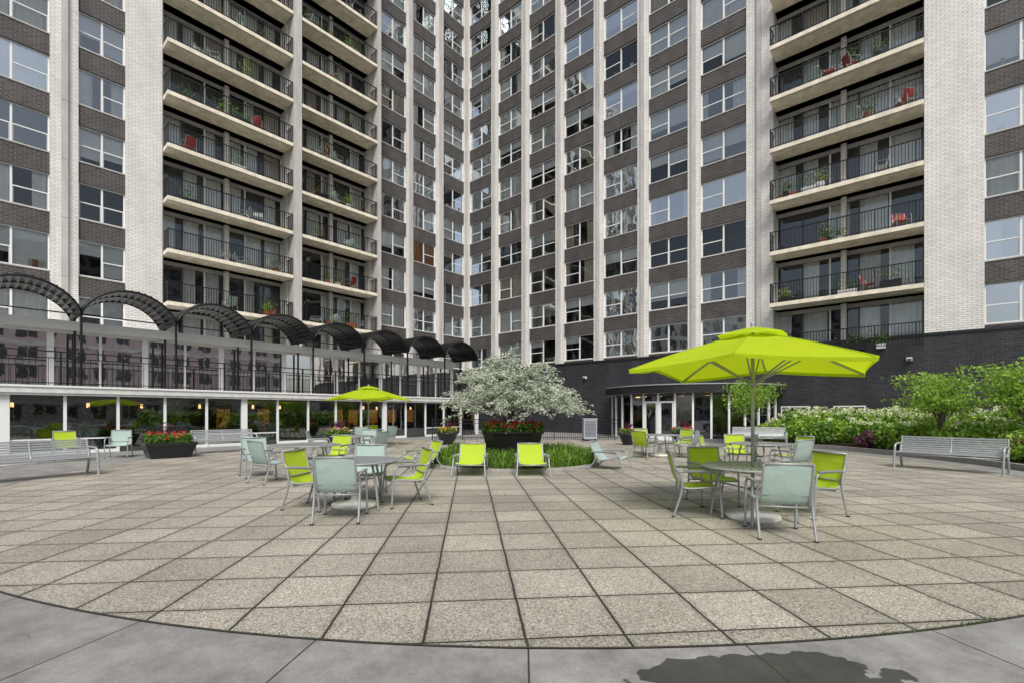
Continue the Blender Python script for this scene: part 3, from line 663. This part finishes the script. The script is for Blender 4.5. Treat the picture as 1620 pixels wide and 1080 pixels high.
# ---------------------------------------------------------------- fence and service unit
mb=MB()
x=-4.4; i=0
while x<=5.9:
    w=.025 if i%14==0 else .009; mb.box(x-w,x+w,26-w,26+w,0,1.22 if i%14==0 else 1.12,M_blk); x+=.12; i+=1
mb.box(-4.4,5.9,25.98,26.02,1.10,1.14,M_blk); mb.box(-4.4,5.9,25.985,26.015,.12,.15,M_blk); mb.box(-4.4,5.9,25.985,26.015,.9,.925,M_blk)
mb.build('metal_fence')
def acunit(x,y,s):
    mb=MB(); g=simple('unit_grey',(.36,.40,.45),.5,.2)
    mb.box(-.35,.35,-.3,.3,.12,1.15,g); mb.box(-.38,.38,-.33,.33,1.15,1.19,M_sash)
    for i in range(12): mb.box(-.30,.30,-.312,-.302,.25+i*.07,.28+i*.07,M_alu)
    for a in (-.3,.3):
        for b in (-.25,.25): mb.box(a-.03,a+.03,b-.03,b+.03,0,.12,M_alu)
    mb.lathe([(.001,1.21),(.25,1.21),(.27,1.19)],M_alu,20)
    mb.build('air_conditioning_unit',Matrix.Translation((x,y,0))@Matrix.Scale(s,4))
acunit(4.15,25.2,1.0)

# ---------------------------------------------------------------- planters
def flowers(mb,cx,cy,rx,ry,z,h,nl,nf,cols,mat=None):
    C=rng.uniform(-1,1,(nl,3)); C=C[(C[:,0]**2+C[:,1]**2)<1.2]; C=C*np.array([rx,ry,h/2])+np.array([cx,cy,z+h/2]); mb.leaves(C,.13,.06,mat or M_green,up=.5)
    for c in cols:
        for _ in range(nf):
            a=random.uniform(0,6.28); r=math.sqrt(random.random()); p=np.array([cx+rx*r*math.cos(a),cy+ry*r*math.sin(a),z+h*random.uniform(.6,1.15)])
            mb.leaves(p+rng.normal(0,.03,(9,3)),.06,.05,c)
def bowl(x,y,cols,spike=True,s=1.):
    mb=MB(); mb.lathe([(.001,0),(.26,0),(.28,.04),(.42,.32),(.50,.50),(.53,.52),(.53,.56),(.49,.56),(.47,.50),(.001,.50)],M_planter,32)
    flowers(mb,0,0,.45,.45,.5,.28,500,22,cols)
    if spike:
        C=np.zeros((60,3))+np.array([0,0,.8]); d=rng.normal(0,.35,(60,3)); d[:,2]=1; mb.leaves(C+d*np.array([.25,.25,.12]),.45,.02,M_purp,dirs=d*2)
    mb.build('flower_planter',Matrix.Translation((x,y,0))@Matrix.Scale(s,4))
bowl(-3.05,22.2,[M_yel,M_red],True,1.0); bowl(5.45,22.,[M_red],True,.95); bowl(8.1,22.4,[M_red,M_pink],True,1.0); bowl(-7.4,20.0,[M_yel,M_pink],True,1.05)
mb=MB(); 
mb.poly([(-.62,-.62,0),(.62,-.62,0),(.80,-.80,.52),(-.80,-.80,.52)],M_planter);mb.poly([(.62,-.62,0),(.62,.62,0),(.80,.80,.52),(.80,-.80,.52)],M_planter)
mb.poly([(.62,.62,0),(-.62,.62,0),(-.80,.80,.52),(.80,.80,.52)],M_planter);mb.poly([(-.62,.62,0),(-.62,-.62,0),(-.80,-.80,.52),(-.80,.80,.52)],M_planter)
for a,b,c,d in ((-.83,.83,-.83,-.74),(-.83,.83,.74,.83),(-.83,-.74,-.74,.74),(.74,.83,-.74,.74)): mb.box(a,b,c,d,.50,.60,M_planter)
mb.poly([(-.75,-.75,.53),(.75,-.75,.53),(.75,.75,.53),(-.75,.75,.53)],M_soil)
flowers(mb,0,0,.75,.75,.52,.40,2200,34,[M_red,M_red])
mb.leaves(rng.normal(0,.12,(60,3))*np.array([1,1,1.2])+np.array([-.1,0,1.0]),.4,.04,M_purp,up=1.5)
mb.build('flower_planter',Matrix.Translation((-11.6,15.9,0))@Matrix.Rotation(R(45),4,'Z')@Matrix.Scale(.86,4))

# ---------------------------------------------------------------- central planter + tree
PX,PY=0.02,14.3
mb=MB(); mb.lathe([(2.62,0),(2.62,.10),(2.50,.10),(2.48,.06)],M_kerb,64,(PX,PY)); mb.lathe([(2.49,.06),(.001,.10)],M_soil,64,(PX,PY)); mb.build('ring_kerb')
mb=MB(); mb.lathe([(.78,.08),(.84,.5),(.93,.88),(.97,.90),(.97,.96),(.90,.96),(.88,.90),(.001,.90)],M_planter,10,(PX,PY),False,.3)
flowers(mb,PX,PY,.92,.92,.90,.28,2600,60,[M_red,M_red],M_green)
mb.build('tree_planter')
def grassring():
    mb=MB(); N=15000; r=np.sqrt(rng.uniform(.95**2,2.52**2,N)); a=rng.uniform(0,2*math.pi,N); h=rng.uniform(.2,.52,N)*(.85+.3*np.sin(a*7+r*4))
    bx=PX+r*np.cos(a); by=PY+r*np.sin(a); la=rng.uniform(0,2*math.pi,N); ln=rng.uniform(.05,.28,N); wd=.010
    k=mb.mi(M_grass); kd=mb.mi(M_green)
    for i in range(N):
        cx,cy=math.cos(la[i]),math.sin(la[i]); px_,py_=-cy*wd,cx*wd; x,y=bx[i],by[i]; b=len(mb.v)
        m1=(x+cx*ln[i]*.35,y+cy*ln[i]*.35,h[i]*.7+.06); tp=(x+cx*ln[i],y+cy*ln[i],h[i]*.9+.06)
        mb.v+=[(x-px_,y-py_,.05),(x+px_,y+py_,.05),(m1[0]+px_,m1[1]+py_,m1[2]),(m1[0]-px_,m1[1]-py_,m1[2]),tp]
        mb.f+=[(b,b+1,b+2,b+3),(b+3,b+2,b+4)]; q=k if i%3 else kd; mb.m+=[q,q]; mb.s+=[False,False]
    mb.build('ornamental_grass')
grassring()
def limb(mb,p0,p1,r0,r1,mat,wob=.08,n=7):
    p0=np.array(p0);p1=np.array(p1); pts=[]
    off=np.zeros(3)
    for i in range(n+1):
        t=i/n; pts.append(tuple(p0*(1-t)+p1*t+off*math.sin(math.pi*t)+np.array([0,0,.12*math.sin(math.pi*t)])*np.linalg.norm(p1-p0)*.6)); 
        if i==0: off=rng.normal(0,wob,3)
    mb.tube(pts,[r0+(r1-r0)*i/n for i in range(n+1)],mat,7); return pts
def silver_tree():
    mb=MB(); o=np.array([PX,PY,.9]); tips=[]
    for i in range(9):
        a=2*math.pi*i/9+random.uniform(-.3,.3); R1=random.uniform(.5,1.0); e=o+np.array([R1*math.cos(a),R1*math.sin(a),random.uniform(.9,1.6)])
        b0=o+np.array([.12*math.cos(a),.12*math.sin(a),0]); pts=limb(mb,b0,e,.055,.03,M_bark,.12)
        for j in range(8):
            t=random.choice(pts[3:]); aa=a+random.uniform(-1.1,1.1); r=random.uniform(.35,2.1)
            zz=1.25+ (1-(r/2.3)**2)*2.05*random.uniform(.50,1.05)
            e2=(o[0]+r*1.02*math.cos(aa),o[1]+r*math.sin(aa),zz); p2=limb(mb,t,e2,.022,.006,M_bark,.15); tips.append(p2)
    twigs=[]
    for p2 in tips:
        for _ in range(14):
            q=np.array(random.choice(p2[2:])); d=rng.normal(0,1,3); d[2]=abs(d[2])*.25-.25; rad=q[:2]-o[:2]; d[:2]+=rad/(np.linalg.norm(rad)+.1)*1.1; d/=np.linalg.norm(d)
            L=random.uniform(.25,.62); pts=[q+d*L*s+np.array([0,0,-.34*L*s*s+.10*L*s]) for s in np.linspace(0,1,5)]
            mb.tube([tuple(p) for p in pts],.004,M_bark,3); twigs.append((pts,d))
    C=[];D=[]
    for pts,d in twigs:
        n=46; s=rng.uniform(0,4,n); i=np.minimum(s.astype(int),3); f=(s-i)[:,None]; P_=np.array(pts)
        C.append(P_[i]*(1-f)+P_[i+1]*f+rng.normal(0,.035,(n,3))); D.append(np.tile(d,(n,1)))
    C=np.concatenate(C);D=np.concatenate(D); mb.leaves(C,.095,.028,M_silver,dirs=D*.8)
    mb.build('silver_leaf_tree')
silver_tree()

# ---------------------------------------------------------------- right garden bed
BR=13.1
MRi=MR.inverted()
def inwall(x,y): return -(MRi@Vector((x,y,0))).y
mb=MB(); ang=np.radians(np.linspace(-55,47,60))
for (a0,a1) in zip(ang[:-1],ang[1:]):
    P_=[(CX+r*math.cos(a),CY+r*math.sin(a)) for r,a in ((BR,a0),(BR,a1),(BR+.18,a1),(BR+.18,a0))]
    mb.poly([(P_[0][0],P_[0][1],-.004),(P_[1][0],P_[1][1],-.004),(P_[1][0],P_[1][1],.16),(P_[0][0],P_[0][1],.16)],M_kerb)
    mb.poly([(x,y,.16) for x,y in P_],M_kerb)
    W_=[(CX+r*math.cos(a),CY+r*math.sin(a)) for r,a in ((BR+.18,a0),(BR+.18,a1),(BR+9,a1),(BR+9,a0))]
    mb.poly([(x,y,.12) for x,y in W_],M_soil)
mb.build('garden_bed')
H=MB(); Fl=MB(); nb=0
for _ in range(2500):
    a=R(random.uniform(-45,44)); r=BR+.45+random.random()**.8*4.8; x=CX+r*math.cos(a); y=CY+r*math.sin(a)
    if inwall(x,y)<.5 or math.hypot(x-ec.x,y-ec.y)<6.1: continue
    nb+=1
    if nb>400: break
    depth=r-BR; h=.35+min(depth,2.6)*.42+random.uniform(-.12,.18)
    n=200; C=rng.normal(0,1,(n,3)); C/=np.linalg.norm(C,axis=1)[:,None]; C*=rng.uniform(.55,1,(n,1)); C=C*np.array([.44,.44,h*.5])+np.array([x,y,h*.52+.1])
    mt=M_lt if random.random()<.72 else M_green
    if depth<.9: mt=random.choice((M_green,M_lt,M_lt,M_purp,M_lt,M_green))
    H.leaves(C,.17,.105,mt,up=.2)
    if depth>1.4 and random.random()<.75:
        for _2 in range(random.randint(1,6)):
            c=np.array([x+random.uniform(-.35,.35),y+random.uniform(-.35,.35),h+.12+random.uniform(-.16,.04)]); q=rng.normal(0,1,(26,3)); q/=np.linalg.norm(q,axis=1)[:,None]
            Fl.leaves(c+q*.085*np.array([1,1,.8]),.055,.05,M_cream)
    elif depth<.9 and random.random()<.35:
        Fl.leaves(np.array([x,y,h+.08])+rng.normal(0,.15,(26,3))*np.array([1,1,.3]),.05,.045,random.choice((M_pink,M_cream)))
H.build('hydrangea_bushes'); Fl.build('hydrangea_flowers')
def small_tree(x,y,h,cr,n,mat,name='japanese_maple_tree'):
    mb=MB(); pts=limb(mb,(x,y,.1),(x+.1,y,h*.55),.06,.035,M_bark,.05); top=np.array(pts[-1]); C=[]
    for i in range(18):
        a=random.uniform(0,6.28); r=cr*random.uniform(.35,1); z=h*random.uniform(.60,1.0)-.1*r; e=(top[0]+r*math.cos(a),top[1]+r*math.sin(a),z)
        p2=limb(mb,random.choice(pts[3:]),e,.02,.005,M_bark,.1)
        for q in p2[3:]: 
            k=n//60; C.append(np.array(q)+rng.normal(0,1,(k,3))*np.array([.24,.24,.06]))
    mb.leaves(np.concatenate(C),.11,.06,mat); mb.build(name)
small_tree(14.4,15.8,3.0,1.25,2600,M_lt); small_tree(14.9,13.6,3.2,1.1,2800,M_lt); small_tree(10.9,21.6,3.1,1.1,2200,M_lt); small_tree(17.5,14.4,3.4,1.5,2600,M_green)

# ---------------------------------------------------------------- neighbouring towers behind the viewpoint (seen in reflections)
M_pinkst=simple('rose_stone',(.66,.52,.48),.8,var=.1)
M_tan=simple('tan_stone',(.62,.58,.52),.8,var=.1)
def tower(x,y,w,d,h,rot,wall):
    mb=MB(); mb.box(-w/2,w/2,-d/2,d/2,0,h,wall)
    nx=int(w/3.2)
    for k in range(int(h/3)):
        mb.box(-w/2,w/2,d/2,d/2+.25,k*3-.15,k*3+.15,M_frame)
        for i in range(nx):
            xx=-w/2+.8+i*(w-1)/nx; mb.box(xx,xx+2.0,d/2+.0,d/2+.06,.8+k*3,2.6+k*3,M_alu); mb.box(xx+.95,xx+1.05,d/2+.06,d/2+.1,.8+k*3,2.6+k*3,M_frame)
            mb.box(xx-.1,xx,d/2,d/2+.12,.5+k*3,2.7+k*3,M_frame)
    mb.box(-w/2-.3,w/2+.3,-d/2-.3,d/2+.3,h,h+1,M_conc)
    mb.build('residential_tower',Matrix.Translation((x,y,0))@Matrix.Rotation(rot,4,'Z'))
tower(58,-22,44,16,30,R(52),M_pinkst); tower(-60,-20,40,16,24,R(-52),M_tan); tower(-5,-85,30,18,34,0,M_white)

# ---------------------------------------------------------------- light
el=R(50); az=math.atan2(.10,-1.0)
w=bpy.data.worlds.new('World'); S.world=w; w.use_nodes=True; nt=w.node_tree; bg=nt.nodes['Background']
sk=nt.nodes.new('ShaderNodeTexSky'); sk.sky_type='NISHITA'; sk.sun_disc=False; sk.sun_elevation=el; sk.sun_rotation=az; sk.dust_density=3; sk.ozone_density=1
hs=nt.nodes.new('ShaderNodeHueSaturation'); hs.inputs['Saturation'].default_value=.6
nt.links.new(sk.outputs[0],hs.inputs['Color']); nt.links.new(hs.outputs[0],bg.inputs[0]); bg.inputs[1].default_value=.15
sd=bpy.data.lights.new('sun','SUN'); sd.energy=3.2; sd.angle=R(24); sd.color=(1,.97,.92)
so=bpy.data.objects.new('sun',sd); S.collection.objects.link(so)
dv=Vector((math.sin(az)*math.cos(el),math.cos(az)*math.cos(el),math.sin(el))); so.rotation_euler=dv.to_track_quat('Z','Y').to_euler()

cd=bpy.data.cameras.new('camera'); co=bpy.data.objects.new('camera',cd); S.collection.objects.link(co); S.camera=co
co.location=(0,0,1.5); co.rotation_euler=(R(90),0,0); cd.sensor_width=36; cd.lens=745/1620*36; cd.shift_y=112/1620; cd.clip_end=2000; cd.clip_start=.05
